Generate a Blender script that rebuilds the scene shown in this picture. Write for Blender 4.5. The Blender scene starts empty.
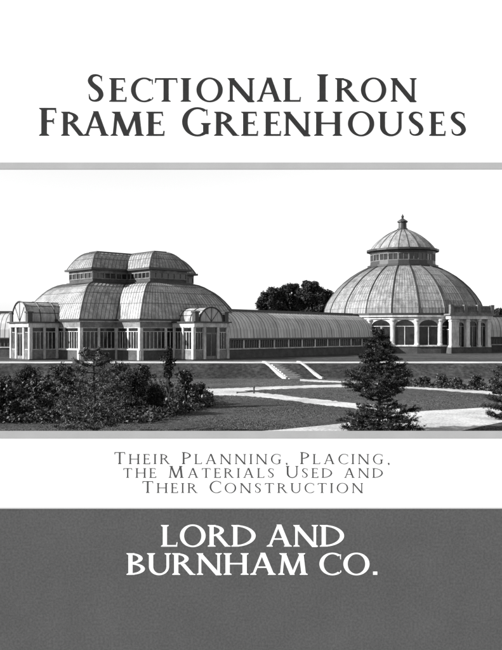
import bpy, math, random
import numpy as np
from mathutils import Vector, Matrix

scene = bpy.context.scene
COL = scene.collection
R = math.radians
random.seed(7)

# ------------------------------------------------------------------ camera
CAM_Z = 5.0
F = 800.0            # focal length in pixels of the 502x650 photograph
HORIZON = 333.0
cam_data = bpy.data.cameras.new('camera')
cam_data.sensor_fit = 'AUTO'
cam_data.sensor_width = 36.0
cam_data.lens = 36.0 * F / 650.0
cam_data.shift_y = (HORIZON - 325.0) / 650.0
cam_data.clip_start = 0.1
cam_data.clip_end = 6000
cam = bpy.data.objects.new('camera', cam_data)
COL.objects.link(cam)
cam.location = (0, 0, CAM_Z)
cam.rotation_euler = (R(90), 0, 0)
scene.camera = cam

# ------------------------------------------------------------------ light
SUN_EL = R(27)
SUN_AZ = math.atan2(-0.965, -0.26)          # clockwise from +Y: low on the left, a little behind the viewer
world = bpy.data.worlds.new('World')
scene.world = world
world.use_nodes = True
nt = world.node_tree
for n in list(nt.nodes):
    nt.nodes.remove(n)
sky = nt.nodes.new('ShaderNodeTexSky')
sky.sky_type = 'NISHITA'
sky.sun_disc = False
sky.sun_elevation = SUN_EL
sky.sun_rotation = SUN_AZ
sky.dust_density = 0.0
sky.air_density = 1.0
bw = nt.nodes.new('ShaderNodeSeparateColor')      # an old plate sees blue light only: the sky comes out pale grey
bg = nt.nodes.new('ShaderNodeBackground')
bg.inputs['Strength'].default_value = 0.08
wo = nt.nodes.new('ShaderNodeOutputWorld')
nt.links.new(sky.outputs[0], bw.inputs[0])
nt.links.new(bw.outputs[2], bg.inputs['Color'])
nt.links.new(bg.outputs[0], wo.inputs['Surface'])

sun_data = bpy.data.lights.new('sun', 'SUN')
sun_data.energy = 5.0
sun_data.angle = R(0.5)
sun_data.color = (1.0, 1.0, 1.0)
sun = bpy.data.objects.new('sun', sun_data)
COL.objects.link(sun)
sdir = Vector((math.sin(SUN_AZ) * math.cos(SUN_EL), math.cos(SUN_AZ) * math.cos(SUN_EL), math.sin(SUN_EL)))
sun.rotation_euler = sdir.to_track_quat('Z', 'Y').to_euler()
sun.location = (-60, -20, 60)

scene.view_settings.view_transform = 'Standard'
scene.view_settings.look = 'None'
scene.view_settings.exposure = 1.3
scene.view_settings.gamma = 1.0
scene.view_settings.use_curve_mapping = False

# ------------------------------------------------------------------ materials
def material(name, value, rough=0.8, var=0.0, scale=1.0, spec=0.3, streak=(1, 1, 1), fine=0.0, fine_scale=8.0, cells=None, cell_var=0.0):
    """grey procedural material: a broad uneven tone, a fine one, and (for glass roofs) one tone per pane"""
    m = bpy.data.materials.new(name)
    m.use_nodes = True
    t = m.node_tree
    b = t.nodes['Principled BSDF']
    b.inputs['Roughness'].default_value = rough
    b.inputs['Specular IOR Level'].default_value = spec
    b.inputs['Base Color'].default_value = (value, value, value, 1)
    out = None
    def mul(a, c):
        if a is None:
            return c
        n = t.nodes.new('ShaderNodeMath'); n.operation = 'MULTIPLY'
        t.links.new(a, n.inputs[0]); t.links.new(c, n.inputs[1])
        return n.outputs[0]
    def ranged(sock, amount, lo=0.3, hi=0.7):
        n = t.nodes.new('ShaderNodeMapRange')
        n.inputs['From Min'].default_value = lo; n.inputs['From Max'].default_value = hi
        n.inputs['To Min'].default_value = 1 - amount; n.inputs['To Max'].default_value = 1 + amount
        t.links.new(sock, n.inputs['Value'])
        return n.outputs['Result']
    tc = t.nodes.new('ShaderNodeTexCoord')
    for amount, sc, det in ((var, scale, 6), (fine, fine_scale, 3)):
        if amount <= 0:
            continue
        mp = t.nodes.new('ShaderNodeMapping'); mp.inputs['Scale'].default_value = streak
        nz = t.nodes.new('ShaderNodeTexNoise')
        nz.inputs['Scale'].default_value = sc; nz.inputs['Detail'].default_value = det
        nz.inputs['Roughness'].default_value = 0.65
        t.links.new(tc.outputs['Object'], mp.inputs[0]); t.links.new(mp.outputs[0], nz.inputs['Vector'])
        out = mul(out, ranged(nz.outputs['Fac'], amount))
    if cells:
        mp = t.nodes.new('ShaderNodeMapping'); mp.inputs['Scale'].default_value = (cells[0], cells[1], 1)
        fl = t.nodes.new('ShaderNodeVectorMath'); fl.operation = 'FLOOR'
        wn = t.nodes.new('ShaderNodeTexWhiteNoise'); wn.noise_dimensions = '2D'
        t.links.new(tc.outputs['UV'], mp.inputs[0]); t.links.new(mp.outputs[0], fl.inputs[0]); t.links.new(fl.outputs[0], wn.inputs['Vector'])
        out = mul(out, ranged(wn.outputs['Value'], cell_var, 0, 1))
    if out is not None:
        n = t.nodes.new('ShaderNodeMath'); n.operation = 'MULTIPLY'; n.inputs[1].default_value = value
        t.links.new(out, n.inputs[0])
        cb = t.nodes.new('ShaderNodeCombineColor')
        for k in range(3):
            t.links.new(n.outputs[0], cb.inputs[k])
        t.links.new(cb.outputs[0], b.inputs['Base Color'])
    return m

M = {}
M['lawn'] = material('lawn', 0.046, 0.95, 0.5, 0.10, 0.05, streak=(0.6, 1, 1), fine=0.6, fine_scale=3.0)
M['dry_lawn'] = material('dry_lawn', 0.058, 0.95, 0.4, 0.12, 0.05, fine=0.5, fine_scale=2.2)
M['bank_grass'] = material('bank_grass', 0.03, 0.95, 0.4, 0.2, 0.05, fine=0.6, fine_scale=2.5)
M['path'] = material('path', 0.33, 0.95, 0.35, 0.35, 0.1, fine=0.4, fine_scale=7)
M['kerb_stone'] = material('kerb_stone', 0.33, 0.9, 0.3, 1.2, 0.1)
M['white_paint'] = material('white_paint', 0.42, 0.6, 0.35, 0.9, 0.2, streak=(1, 1, 0.35), fine=0.25, fine_scale=5)
M['drab_paint'] = material('drab_paint', 0.33, 0.65, 0.45, 0.8, 0.2, streak=(1, 1, 0.4), fine=0.3, fine_scale=5)
M['grey_paint'] = material('grey_paint', 0.12, 0.65, 0.4, 0.8, 0.2, fine=0.3, fine_scale=4)
M['stone'] = material('stone', 0.055, 0.9, 0.35, 1.0, 0.2, fine=0.25, fine_scale=6)
M['pale_stone'] = material('pale_stone', 0.30, 0.9, 0.3, 1.0, 0.2, fine=0.2, fine_scale=5)
M['dark_iron'] = material('dark_iron', 0.022, 0.5, 0.3, 2.0, 0.4)
M['roof_glass'] = material('roof_glass', 0.245, 0.5, 0.42, 0.45, 0.12, streak=(2.2, 2.2, 0.3), cells=(1.4, 0.9), cell_var=0.14, fine=0.3, fine_scale=3)
M['pale_glass'] = material('pale_glass', 0.37, 0.55, 0.3, 0.35, 0.15, streak=(2, 2, 0.4), cells=(1.1, 0.7), cell_var=0.08)  # range roofs: brightness of reflected sky put into a paler base colour
M['dome_glass'] = material('dome_glass', 0.175, 0.5, 0.42, 0.5, 0.12, streak=(2.4, 2.4, 0.25), cells=(1.6, 1.1), cell_var=0.16, fine=0.35, fine_scale=3)
M['glazing_bar'] = material('glazing_bar', 0.06, 0.6)
M['window_glass'] = material('window_glass', 0.014, 0.15, 0.95, 0.7, 0.4)  # uneven tone paints glints and lighter interior into the dark panes
M['grass_dark'] = material('grass_dark', 0.042, 0.9)
M['grass_light'] = material('grass_light', 0.070, 0.9)
M['bark'] = material('bark', 0.03, 0.95, 0.4, 4.0, 0.1)
for nm, v in (('needles', 0.011), ('leaf_dark', 0.022), ('leaf_mid', 0.050), ('leaf_pale', 0.14), ('leaf_grey', 0.07), ('tree_leaf', 0.022)):  # leaf_pale puts sun-lit flecks into the foliage colour
    M[nm] = material(nm, v, 0.75, 0.5, 1.5, 0.12, fine=0.4, fine_scale=6)
M['board_white'] = material('board_white', 0.86, 0.8, 0.012, 0.02, 0.1)
M['rail_grey'] = material('rail_grey', 0.37, 0.8, 0.05, 0.1, 0.1)
M['letter_dark'] = material('letter_dark', 0.026, 0.8, 0.1, 0.5, 0.1)
M['wall_white'] = material('wall_white', 0.86, 0.8, 0.015, 0.6, 0.1)
M['wall_grey'] = material('wall_grey', 0.083, 0.85, 0.08, 1.2, 0.1, fine=0.22, fine_scale=30)
M['coping_grey'] = material('coping_grey', 0.37, 0.8, 0.08, 1.0, 0.1)
M['letter_white'] = material('letter_white', 0.84, 0.7, 0.02, 3.0, 0.1)
M['letter_grey'] = material('letter_grey', 0.06, 0.8, 0.3, 18.0, 0.1)

# ------------------------------------------------------------------ mesh helpers
class MB:
    def __init__(self):
        self.v, self.f, self.mi, self.uv = [], [], [], []
    def face(self, pts, mi=0, uv=None):
        i = len(self.v)
        self.v.extend([tuple(p) for p in pts])
        self.f.append(tuple(range(i, i + len(pts))))
        self.mi.append(mi)
        self.uv.append(uv or [(0, 0)] * len(pts))
    def box(self, x0, x1, y0, y1, z0, z1, mi=0):
        self.boxf((0, 0, 0), (1, 0, 0), (0, 1, 0), x0, x1, y0, y1, z0, z1, mi)
    def boxf(self, O, d, n, s0, s1, n0, n1, z0, z1, mi=0):
        """box in a frame: d along, n outward, z up"""
        O, d, n = Vector(O), Vector(d), Vector(n)
        def P(s, q, z):
            return O + d * s + n * q + Vector((0, 0, z))
        c = [P(s, q, z) for z in (z0, z1) for q in (n0, n1) for s in (s0, s1)]
        for q in ((0, 1, 3, 2), (4, 6, 7, 5), (0, 4, 5, 1), (2, 3, 7, 6), (0, 2, 6, 4), (1, 5, 7, 3)):
            self.face([c[k] for k in q], mi)
    def prism(self, poly, z0, z1, mi=0):
        n = len(poly)
        self.face([(x, y, z1) for x, y in poly], mi)
        self.face([(x, y, z0) for x, y in reversed(poly)], mi)
        for k in range(n):
            a, b = poly[k], poly[(k + 1) % n]
            self.face([(*a, z0), (*b, z0), (*b, z1), (*a, z1)], mi)
    def tube(self, pts, radii, n=8, mi=0, cap=True):
        pts = [Vector(p) for p in pts]
        rings = []
        for k, p in enumerate(pts):
            t = (pts[min(k + 1, len(pts) - 1)] - pts[max(k - 1, 0)]).normalized()
            a = t.cross(Vector((0, 0, 1)))
            if a.length < 1e-3:
                a = t.cross(Vector((1, 0, 0)))
            a.normalize(); b = t.cross(a)
            r = radii[k] if hasattr(radii, '__len__') else radii
            rings.append([p + (a * math.cos(2 * math.pi * j / n) + b * math.sin(2 * math.pi * j / n)) * r for j in range(n)])
        for k in range(len(rings) - 1):
            for j in range(n):
                self.face([rings[k][j], rings[k][(j + 1) % n], rings[k + 1][(j + 1) % n], rings[k + 1][j]], mi)
        if cap:
            self.face(rings[0], mi); self.face(list(reversed(rings[-1])), mi)
    def lathe(self, prof, n, mi=0, c=(0, 0), ph=0.0, a0=0.0, a1=2 * math.pi):
        full = abs(a1 - a0 - 2 * math.pi) < 1e-6
        L = [0.0]
        for k in range(1, len(prof)):
            L.append(L[-1] + math.hypot(prof[k][0] - prof[k - 1][0], prof[k][1] - prof[k - 1][1]))
        rmax = max(p[0] for p in prof)
        for k in range(len(prof) - 1):
            (r0, z0), (r1, z1) = prof[k], prof[k + 1]
            for j in range(n):
                t0, t1 = ph + a0 + (a1 - a0) * j / n, ph + a0 + (a1 - a0) * (j + 1) / n
                def P(r, t, z):
                    return (c[0] + r * math.cos(t), c[1] + r * math.sin(t), z)
                u0, u1 = t0 * rmax, t1 * rmax
                if r1 < 1e-4:
                    self.face([P(r0, t0, z0), P(r0, t1, z0), P(0, t0, z1)], mi, [(u0, L[k]), (u1, L[k]), (u0, L[k + 1])])
                elif r0 < 1e-4:
                    self.face([P(0, t0, z0), P(r1, t1, z1), P(r1, t0, z1)], mi, [(u0, L[k]), (u1, L[k + 1]), (u0, L[k + 1])])
                else:
                    self.face([P(r0, t0, z0), P(r0, t1, z0), P(r1, t1, z1), P(r1, t0, z1)], mi,
                              [(u0, L[k]), (u1, L[k]), (u1, L[k + 1]), (u0, L[k + 1])])
    def build(self, name, mats, parent=None, smooth=False):
        me = bpy.data.meshes.new(name)
        me.from_pydata(self.v, [], self.f)
        if not isinstance(mats, (list, tuple)):
            mats = [mats]
        for m in mats:
            me.materials.append(M[m])
        me.polygons.foreach_set('material_index', self.mi)
        ul = me.uv_layers.new(name='UVMap')
        flat = [c for poly in self.uv for p in poly for c in p]
        ul.data.foreach_set('uv', flat)
        if smooth:
            me.polygons.foreach_set('use_smooth', [True] * len(me.polygons))
        me.update()
        o = bpy.data.objects.new(name, me)
        COL.objects.link(o)
        if parent:
            o.parent = parent
        return o

def tag(o, label=None, cat=None, group=None, kind=None):
    if label: o['label'] = label
    if cat: o['category'] = cat
    if group: o['group'] = group
    if kind: o['kind'] = kind
    return o

def empty(name, loc, rz=0.0, label=None, cat=None, group=None):
    o = bpy.data.objects.new(name, None)
    COL.objects.link(o)
    o.location = loc
    o.rotation_euler = (0, 0, rz)
    o.empty_display_size = 0.5
    return tag(o, label, cat, group)

def ground_at(px, y, z=0.0):
    """a point of the lawn seen at that pixel, used while surveying the photograph"""
    Y = (CAM_Z - z) * F / (y - HORIZON)
    return ((px - 251.0) * Y / F, Y)

# ------------------------------------------------------------------ the ground
TERR = 1.55
Y_FOOT, Y_TOP = 87.6, 90.7
g = MB()
xs = [-3000, -300, -80, 80, 300, 3000]
ys = [(-400, 0), (0, 0), (40, 0), (71, 0), (Y_FOOT, 0), (Y_FOOT + 0.8, 0.32), (Y_TOP - 0.7, TERR - 0.3), (Y_TOP, TERR), (140, TERR), (400, TERR), (5000, TERR)]
for i in range(len(xs) - 1):
    for j in range(len(ys) - 1):
        g.face([(xs[i], ys[j][0], ys[j][1]), (xs[i + 1], ys[j][0], ys[j][1]), (xs[i + 1], ys[j + 1][0], ys[j + 1][1]), (xs[i], ys[j + 1][0], ys[j + 1][1])], {3: 1, 4: 2, 5: 2, 6: 2}.get(j, 0))
tag(g.build('ground', ['lawn', 'dry_lawn', 'bank_grass']), 'dark mown lawn rising in one grass bank to the greenhouse terrace', 'lawn', kind='structure')

RIBBONS = []
def ribbon(name, pts, z, label, mat='path', n_sub=14):
    """a path: (px, y, half height in pixels) along its middle, laid on the lawn"""
    m = MB()
    P = []
    RIBBONS.append(pts)
    for k in range(len(pts) - 1):
        for s in range(n_sub):
            t = s / n_sub
            P.append([pts[k][q] * (1 - t) + pts[k + 1][q] * t for q in range(3)])
    P.append(list(pts[-1]))
    rng = random.Random(len(name) + int(pts[0][0]))
    for p in P:
        p[2] *= rng.uniform(0.84, 1.16); p[1] += rng.uniform(-0.12, 0.12)
    for a, b in zip(P, P[1:]):
        q = [ground_at(a[0], a[1] + a[2]), ground_at(b[0], b[1] + b[2]), ground_at(b[0], b[1] - b[2]), ground_at(a[0], a[1] - a[2])]
        m.face([(x, y, z) for x, y in q])
    return tag(m.build(name, mat), label, 'path', kind='structure')

ribbon('garden_path', [(196, 392, 3.2), (215, 392.3, 3.2), (236, 392.6, 2.8), (270, 396, 2.2), (310, 401, 2.4), (350, 405.5, 2.8), (400, 410, 3.2)], 0.008,
       'pale gravel path running from the left shrubs down to the broad drive')
ribbon('garden_path', [(200, 390.5, 1.4), (236, 389.5, 1.5), (270, 388, 1.4), (310, 386.6, 1.3), (352, 385.6, 1.3), (400, 386.6, 1.3), (430, 388.3, 1.5), (470, 391, 1.7), (520, 395, 2.0)], 0.004,
       'pale gravel path crossing the lawn below the steps to the right edge')
ribbon('garden_path', [(300, 380.2, 1.0), (325, 381.4, 0.9), (352, 382.4, 0.9), (380, 384.5, 0.8), (396, 386, 0.8)], 0.012,
       'narrow pale path leaving the foot of the steps')
# the broad drive at the lower right
dr = MB()
top = [(250, 432), (279, 430), (310, 427), (340, 424), (372, 418), (405, 413), (426, 411), (460, 409.3), (493, 407.2), (540, 404)]
bot = [(250, 470), (300, 470), (340, 465), (380, 458), (420, 448), (440, 440), (462, 431), (480, 427), (502, 422.5), (540, 417)]
for k in range(len(top) - 1):
    q = [ground_at(*bot[k]), ground_at(*bot[k + 1]), ground_at(*top[k + 1]), ground_at(*top[k])]
    dr.face([(x, y, 0.016) for x, y in q])
tag(dr.build('drive', 'path'), 'broad pale gravel drive sweeping past the big conifer', 'drive', kind='structure')
tw = MB()
rw = random.Random(4)
ed = [(-90 + 2.0 * k, Y_TOP + 0.1 + rw.uniform(0, 0.5), 96.4 + rw.uniform(-0.5, 0.5)) for k in range(91)]
for a, b in zip(ed, ed[1:]):
    tw.face([(a[0], a[1], TERR + .012), (b[0], b[1], TERR + .012), (b[0], b[2], TERR + .012), (a[0], a[2], TERR + .012)])
tag(tw.build('terrace_walk', 'path'), 'pale walk along the top of the grass bank', 'path', kind='structure')

# ------------------------------------------------------------------ garden steps
st = empty('garden_steps', (3.6, Y_TOP + 0.2, 0), R(31), 'pale stone flight of steps with sloping side kerbs in the grass bank', 'steps')
m = MB()
NS = 9
for k in range(NS):
    m.box(-1.6, 1.6, -0.42 * (k + 1), -0.42 * k + (1.1 if k == 0 else 0), -0.3, TERR - (k + 0.5) * TERR / NS)
m.build('tread', 'pale_stone', st)
for s in (-1, 1):
    m = MB()
    x0, x1 = sorted((s * 1.602, s * 1.86))
    dy = -s * 0.95
    prof = [(0.5, TERR + 0.25), (-0.1, TERR + 0.25), (-4.0, 0.22), (-4.4, 0.22), (-4.4, -0.3), (0.5, -0.3)]
    prof = [(y + dy, z) for y, z in prof]
    m.face([(x0, y, z) for y, z in prof]); m.face([(x1, y, z) for y, z in reversed(prof)])
    for k in range(len(prof)):
        a, b = prof[k], prof[(k + 1) % len(prof)]
        m.face([(x0, *a), (x1, *a), (x1, *b), (x0, *b)])
    m.build('kerb', 'kerb_stone', st)

# ------------------------------------------------------------------ windows and walls shared by the glasshouses
def add_window(parent, p0, p1, z0, z1, lights, transom=None, arch=False, bar=0.08, frame_mat='white_paint', fr=0.11, glass='window_glass'):
    """one window between two plan points; the outside lies to the right of p0 -> p1"""
    p0, p1 = Vector((*p0, 0)), Vector((*p1, 0))
    d = (p1 - p0); L = d.length; d.normalize()
    n = Vector((d.y, -d.x, 0))
    f = MB()
    f.boxf(p0, d, n, 0, fr, -0.06, 0.07, z0, z1)
    f.boxf(p0, d, n, L - fr, L, -0.06, 0.07, z0, z1)
    f.boxf(p0, d, n, fr, L - fr, -0.06, 0.068, z0, z0 + fr)
    f.boxf(p0, d, n, fr, L - fr, -0.06, 0.068, z1 - fr, z1)
    zt = z1 - fr
    if transom:
        zt = z0 + (z1 - z0) * transom
        f.boxf(p0, d, n, fr, L - fr, -0.06, 0.062, zt, zt + fr * 0.9)
    for k in range(1, lights):
        s = L * k / lights
        w = bar * (1.5 if lights > 3 and k % 2 == 0 else 1.0)
        f.boxf(p0, d, n, s - w / 2, s + w / 2, -0.06, 0.055, z0 + fr, zt)
    if arch:
        # a round-headed fan over the transom with spandrels
        cx, r, zc = L / 2, min(L / 2 - fr, z1 - fr - zt - 0.12), zt + fr * 0.9
        rx = L / 2 - fr
        prev = None
        for k in range(13):
            t = math.pi * k / 12
            q = (cx - rx * math.cos(t), zc + r * math.sin(t))
            if prev:
                for (sa, za), (sb, zb) in ((prev, q),):
                    A = p0 + d * sa + n * 0.05; B = p0 + d * sb + n * 0.05
                    f.face([A + Vector((0, 0, za)), B + Vector((0, 0, zb)), B + Vector((0, 0, z1 - fr)), A + Vector((0, 0, z1 - fr))])
            prev = q
    fo = f.build('window', frame_mat, parent)
    g = MB()
    a, b = p0 - n * 0.03, p1 - n * 0.03
    g.face([a + Vector((0, 0, z0)), b + Vector((0, 0, z0)), b + Vector((0, 0, z1)), a + Vector((0, 0, z1))])
    g.build('pane', glass, fo)
    return fo

def ring(poly, off):
    """a plan outline moved outward (edges are kept parallel)"""
    n = len(poly); out = []
    for k in range(n):
        a, b, c = (Vector(poly[(k + q) % n]) for q in (-1, 0, 1))
        d0, d1 = (b - a).normalized(), (c - b).normalized()
        n0, n1 = Vector((d0.y, -d0.x)), Vector((d1.y, -d1.x))
        bis = (n0 + n1)
        out.append(tuple(b + bis * (off / max(0.2, bis.dot(n0)))))
    return out

def cross(a, b):
    return [(-a, -b), (a, -b), (a, -a), (b, -a), (b, a), (a, a), (a, b), (-a, b), (-a, a), (-b, a), (-b, -a), (-a, -a)]

def glass_roof(levels, hip_w, bar_w, per=0.9, purlins=()):
    """levels: plan outline + height; glass quads, hips on every corner and glazing bars up every slope"""
    gl, hp, br = MB(), [], MB()
    n = len(levels[0][0])
    for e in range(n):
        v = 0.0
        for (P, z0), (Q, z1) in zip(levels, levels[1:]):
            a, b, c, d = P[e], P[(e + 1) % n], Q[(e + 1) % n], Q[e]
            L = math.dist(a, b)
            h = math.hypot(math.dist(a, d) * 0.7, z1 - z0)
            gl.face([(*a, z0), (*b, z0), (*c, z1), (*d, z1)], 0, [(0, v), (L, v), (L * .75, v + h), (L * .25, v + h)])
            v += h
        h_ = MB(); h_.tube([(*P[e], z + 0.03) for P, z in levels], hip_w, 5); hp.append(h_)
        L = math.dist(levels[0][0][e], levels[0][0][(e + 1) % n])
        nb = max(2, round(L / per))
        for k in range(1, nb):
            t = k / nb
            pts = []
            for P, z in levels:
                a, b = P[e], P[(e + 1) % n]
                pts.append((a[0] * (1 - t) + b[0] * t, a[1] * (1 - t) + b[1] * t, z + 0.01))
            br.tube(pts, bar_w, 4, cap=False)
        for q in purlins:
            P, z = levels[q]
            br.tube([(*P[e], z + .02), (*P[(e + 1) % n], z + .02)], bar_w * 1.1, 4, cap=False)
    return gl, hp, br

def porch(parent, cx, cy, nx, ny, w, depth, z0, zt, vault_r, rise=0.95):
    """a glazed entrance porch with pilasters, door and barrel vault; (cx, cy) is the middle of its back, n its outward direction"""
    n = Vector((nx, ny, 0)); d = Vector((-ny, nx, 0))     # outside is to the right of d
    O = Vector((cx, cy, 0))
    root = MB()
    root.boxf(O, d, n, -w / 2, w / 2, 0, depth, z0 - 0.3, z0 + 0.12)
    pr = root.build('porch', 'stone', parent)
    def pt(s, q):
        p = O + d * s + n * q
        return (p.x, p.y)
    zb = z0 + 1.3
    # dado panels and pilasters
    pl = MB()
    for s in (-w / 2, -w * 0.2, w * 0.2, w / 2):
        pl.boxf(O, d, n, s - 0.2, s + 0.2, depth - 0.36, depth + 0.05, z0 + 0.12, zt)
    for q in (0.3, depth * 0.5):
        for s in (-w / 2, w / 2):
            pl.boxf(O, d, n, s - 0.18, s + 0.18, q - 0.16, q + 0.16, z0 + 0.12, zt)
    pl.build('pilaster', 'drab_paint', pr)
    da = MB()
    for s0, s1 in ((-w / 2 + 0.2, -w * 0.2 - 0.2), (w * 0.2 + 0.2, w / 2 - 0.2)):
        da.boxf(O, d, n, s0, s1, depth - 0.25, depth - 0.02, z0 + 0.12, zb)
    for s in (-1, 1):
        da.boxf(O, d, n, s * w / 2 - 0.1, s * w / 2 + 0.1, 0.0, depth - 0.36, z0 + 0.12, zb - 0.004)
    da.build('dado', 'grey_paint', pr)
    fr = MB()
    fr.boxf(O, d, n, -w / 2 - 0.12, w / 2 + 0.12, -0.1, depth + 0.14, zt, zt + 0.55)
    fr.boxf(O, d, n, -w / 2 - 0.35, w / 2 + 0.35, -0.1, depth + 0.36, zt + 0.552, zt + 0.72, 1)
    fr.build('entablature', ['drab_paint', 'dark_iron'], pr)
    for s0, s1 in ((-w / 2 + 0.2, -w * 0.2 - 0.2), (w * 0.2 + 0.2, w / 2 - 0.2)):
        wnd = add_window(pr, pt(s0, depth - 0.14), pt(s1, depth - 0.14), zb, zt, 3, 0.76, frame_mat='drab_paint', fr=0.08, bar=0.06)
    for s, sg in ((-w / 2, 1), (w / 2, -1)):
        a, b = (pt(s, 0.4), pt(s, depth - 0.4)) if sg > 0 else (pt(s, depth - 0.4), pt(s, 0.4))
        add_window(pr, a, b, zb, zt, 6, 0.78, frame_mat='drab_paint', fr=0.08, bar=0.06)
    dm = MB()
    s0, s1 = -w * 0.2 + 0.2, w * 0.2 - 0.2
    q = depth - 0.12
    dm.boxf(O, d, n, s0, s1, q - 0.1, q, z0 + 0.12, zt, 1)
    for s in (s0, -0.07, s1 - 0.14):
        dm.boxf(O, d, n, s, s + 0.14, q, q + 0.06, z0 + 0.12, zt - 0.9)
    dm.boxf(O, d, n, s0, s1, q, q + 0.064, zt - 0.9, zt - 0.72)
    dm.boxf(O, d, n, s0, s1, q, q + 0.056, z0 + 0.12, z0 + 0.5)
    dm.build('door', ['grey_paint', 'window_glass'], pr)
    # barrel vault with dark rib at its front and a glazed arch
    zv = zt + 0.72
    va, rb = MB(), MB()
    NSEG = 14
    A = [math.pi * k / NSEG for k in range(NSEG + 1)]
    H = vault_r * rise
    def V(t, q, rr=1.0):
        return O + d * (-vault_r * rr * math.cos(t)) + n * q + Vector((0, 0, zv + H * rr * math.sin(t)))
    back = -3.2
    for t0, t1 in zip(A, A[1:]):
        va.face([V(t0, back), V(t1, back), V(t1, depth), V(t0, depth)], 0, [(0, t0 * vault_r), (0, t1 * vault_r), (depth + 3.2, t1 * vault_r), (depth + 3.2, t0 * vault_r)])
        va.face([V(t0, depth - .02), V(t1, depth - .02), O + n * (depth - .02) + Vector((0, 0, zv))])
    va.build('vault', 'roof_glass', pr)
    for q_ in (depth + 0.02, depth * 0.55, 0.2):
        rb.tube([V(t, q_, 1.02) for t in A], 0.10 if q_ > depth else 0.06, 6)
    for k in (2, 4, 6, 8, 10, 12):
        rb.tube([V(A[k], back, 1.01), V(A[k], depth, 1.01)], 0.045, 4)
    for k in (4, 7, 10):
        rb.tube([O + n * (depth + .02) + Vector((0, 0, zv)), V(A[k], depth + .02)], 0.035, 5)
    rb.build('vault_rib', 'dark_iron', pr)
    for s in (-1, 1):
        b = MB()
        b.boxf(O, d, n, s * (w / 2 - 0.35) - 0.32, s * (w / 2 - 0.35) + 0.32, depth - 0.5, depth + 0.14, zv + 0.002, zv + 1.1)
        b.boxf(O, d, n, s * (w / 2 - 0.35) - 0.42, s * (w / 2 - 0.35) + 0.42, depth - 0.6, depth + 0.24, zv + 1.1, zv + 1.3)
        b.build('pedestal', 'dark_iron', pr)
    return pr

# ------------------------------------------------------------------ the cross-shaped palm house on the left
TH = R(42.3)
cg = empty('cross_greenhouse', (-17.05, 115.8, 0), TH, 'cross-shaped iron greenhouse with curved glass roofs in two tiers and vaulted porches', 'greenhouse')
A0, B0 = 7.9, 13.3
out0 = cross(A0, B0)
m = MB(); m.prism(ring(out0, 0.12), TERR - 0.3, 2.80); m.build('base_wall', 'stone', cg)
m = MB(); m.prism(ring(out0, 0.24), 2.80, 2.95); m.build('sill', 'white_paint', cg)
m = MB(); m.prism(ring(out0, 0.08), 5.70, 6.42); m.build('frieze', 'grey_paint', cg)
m = MB(); m.prism(ring(out0, 0.16), 6.42, 6.56); m.build('moulding', 'white_paint', cg)
m = MB(); m.prism(ring(out0, 0.42), 6.56, 6.80); m.build('gutter', 'dark_iron', cg)
n = len(out0)
for e in range(n):
    a, b = Vector(out0[e]), Vector(out0[(e + 1) % n])
    L = (b - a).length; d = (b - a).normalized(); nn = Vector((d.y, -d.x))
    bays = 4 if L > 9 else 2
    # pilasters at the corners and between the bays
    for k in range(bays + 1):
        s = L * k / bays
        w = 0.24 if k in (0, bays) else 0.10
        s = min(max(s, w * 0.4), L - w * 0.4)
        pm = MB()
        pm.boxf((*a, 0), (*d, 0), (*nn, 0), s - w, s + w, -0.2, 0.13 if k in (0, bays) else 0.1, 2.952 if k not in (0, bays) else TERR, 5.698)
        if k in (0, bays):
            pm.boxf((*a, 0), (*d, 0), (*nn, 0), s - w, s + w, 0.0, 0.26, TERR - .2, 2.79)
        pm.build('pilaster', 'drab_paint', cg)
    for k in range(bays):
        s0, s1 = L * k / bays + (0.24 if k == 0 else 0.10), L * (k + 1) / bays - (0.24 if k == bays - 1 else 0.10)
        add_window(cg, a + d * s0, a + d * s1, 2.95, 5.70, 6 if L > 9 else 4, 0.80, bar=0.07, fr=0.08, frame_mat='drab_paint')

def tier(a0, b0, z0, a1, b1, z1, p, N=9):
    lv = []
    for k in range(N + 1):
        s = k / N
        lv.append((cross(a0 + (a1 - a0) * s, b0 + (b1 - b0) * s), z0 + (z1 - z0) * (1 - (1 - s) ** p)))
    return lv
low = tier(8.0, 13.45, 6.80, 3.25, 8.75, 11.75, 2.1)
gl, hp, br = glass_roof(low, 0.10, 0.032, 0.58, (2, 4, 6))
gl.build('lower_roof', 'roof_glass', cg); [q.build('hip_rib', 'dark_iron', cg) for q in hp]; br.build('glazing_bars', 'glazing_bar', cg)
lant = cross(3.1, 8.6)
m = MB(); m.prism(ring(lant, 0.3), 11.72, 11.95); m.build('lantern_curb', 'dark_iron', cg)
m = MB(); m.prism(lant, 11.95, 12.35); m.build('lantern_wall', 'stone', cg)
m = MB(); m.prism(ring(lant, 0.05), 13.25, 13.55); m.build('lantern_frieze', 'grey_paint', cg)
m = MB(); m.prism(ring(lant, 0.5), 13.55, 13.82); m.build('lantern_gutter', 'dark_iron', cg)
for e in range(n):
    a, b = lant[e], lant[(e + 1) % n]
    add_window(cg, a, b, 12.35, 13.25, 6, None, bar=0.1, frame_mat='grey_paint')
up = tier(3.35, 8.85, 13.82, 0.95, 6.6, 16.15, 2.0)
gl, hp, br = glass_roof(up, 0.09, 0.032, 0.58, (3, 6))
gl.face([(*p, 16.15) for p in up[-1][0]])
gl.build('upper_roof', 'dome_glass', cg); [q.build('hip_rib', 'dark_iron', cg) for q in hp]; br.build('glazing_bars', 'glazing_bar', cg)
m = MB(); m.prism(ring(up[-1][0], 0.1), 16.16, 16.34); m.build('ridge_cresting', 'dark_iron', cg)
porch(cg, 0, -B0 - 0.1, 0, -1, 5.6, 4.4, TERR, 5.75, 1.9)
porch(cg, -B0 - 0.1, 0, -1, 0, 5.2, 4.2, TERR, 5.75, 2.15, rise=1.2)

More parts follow.
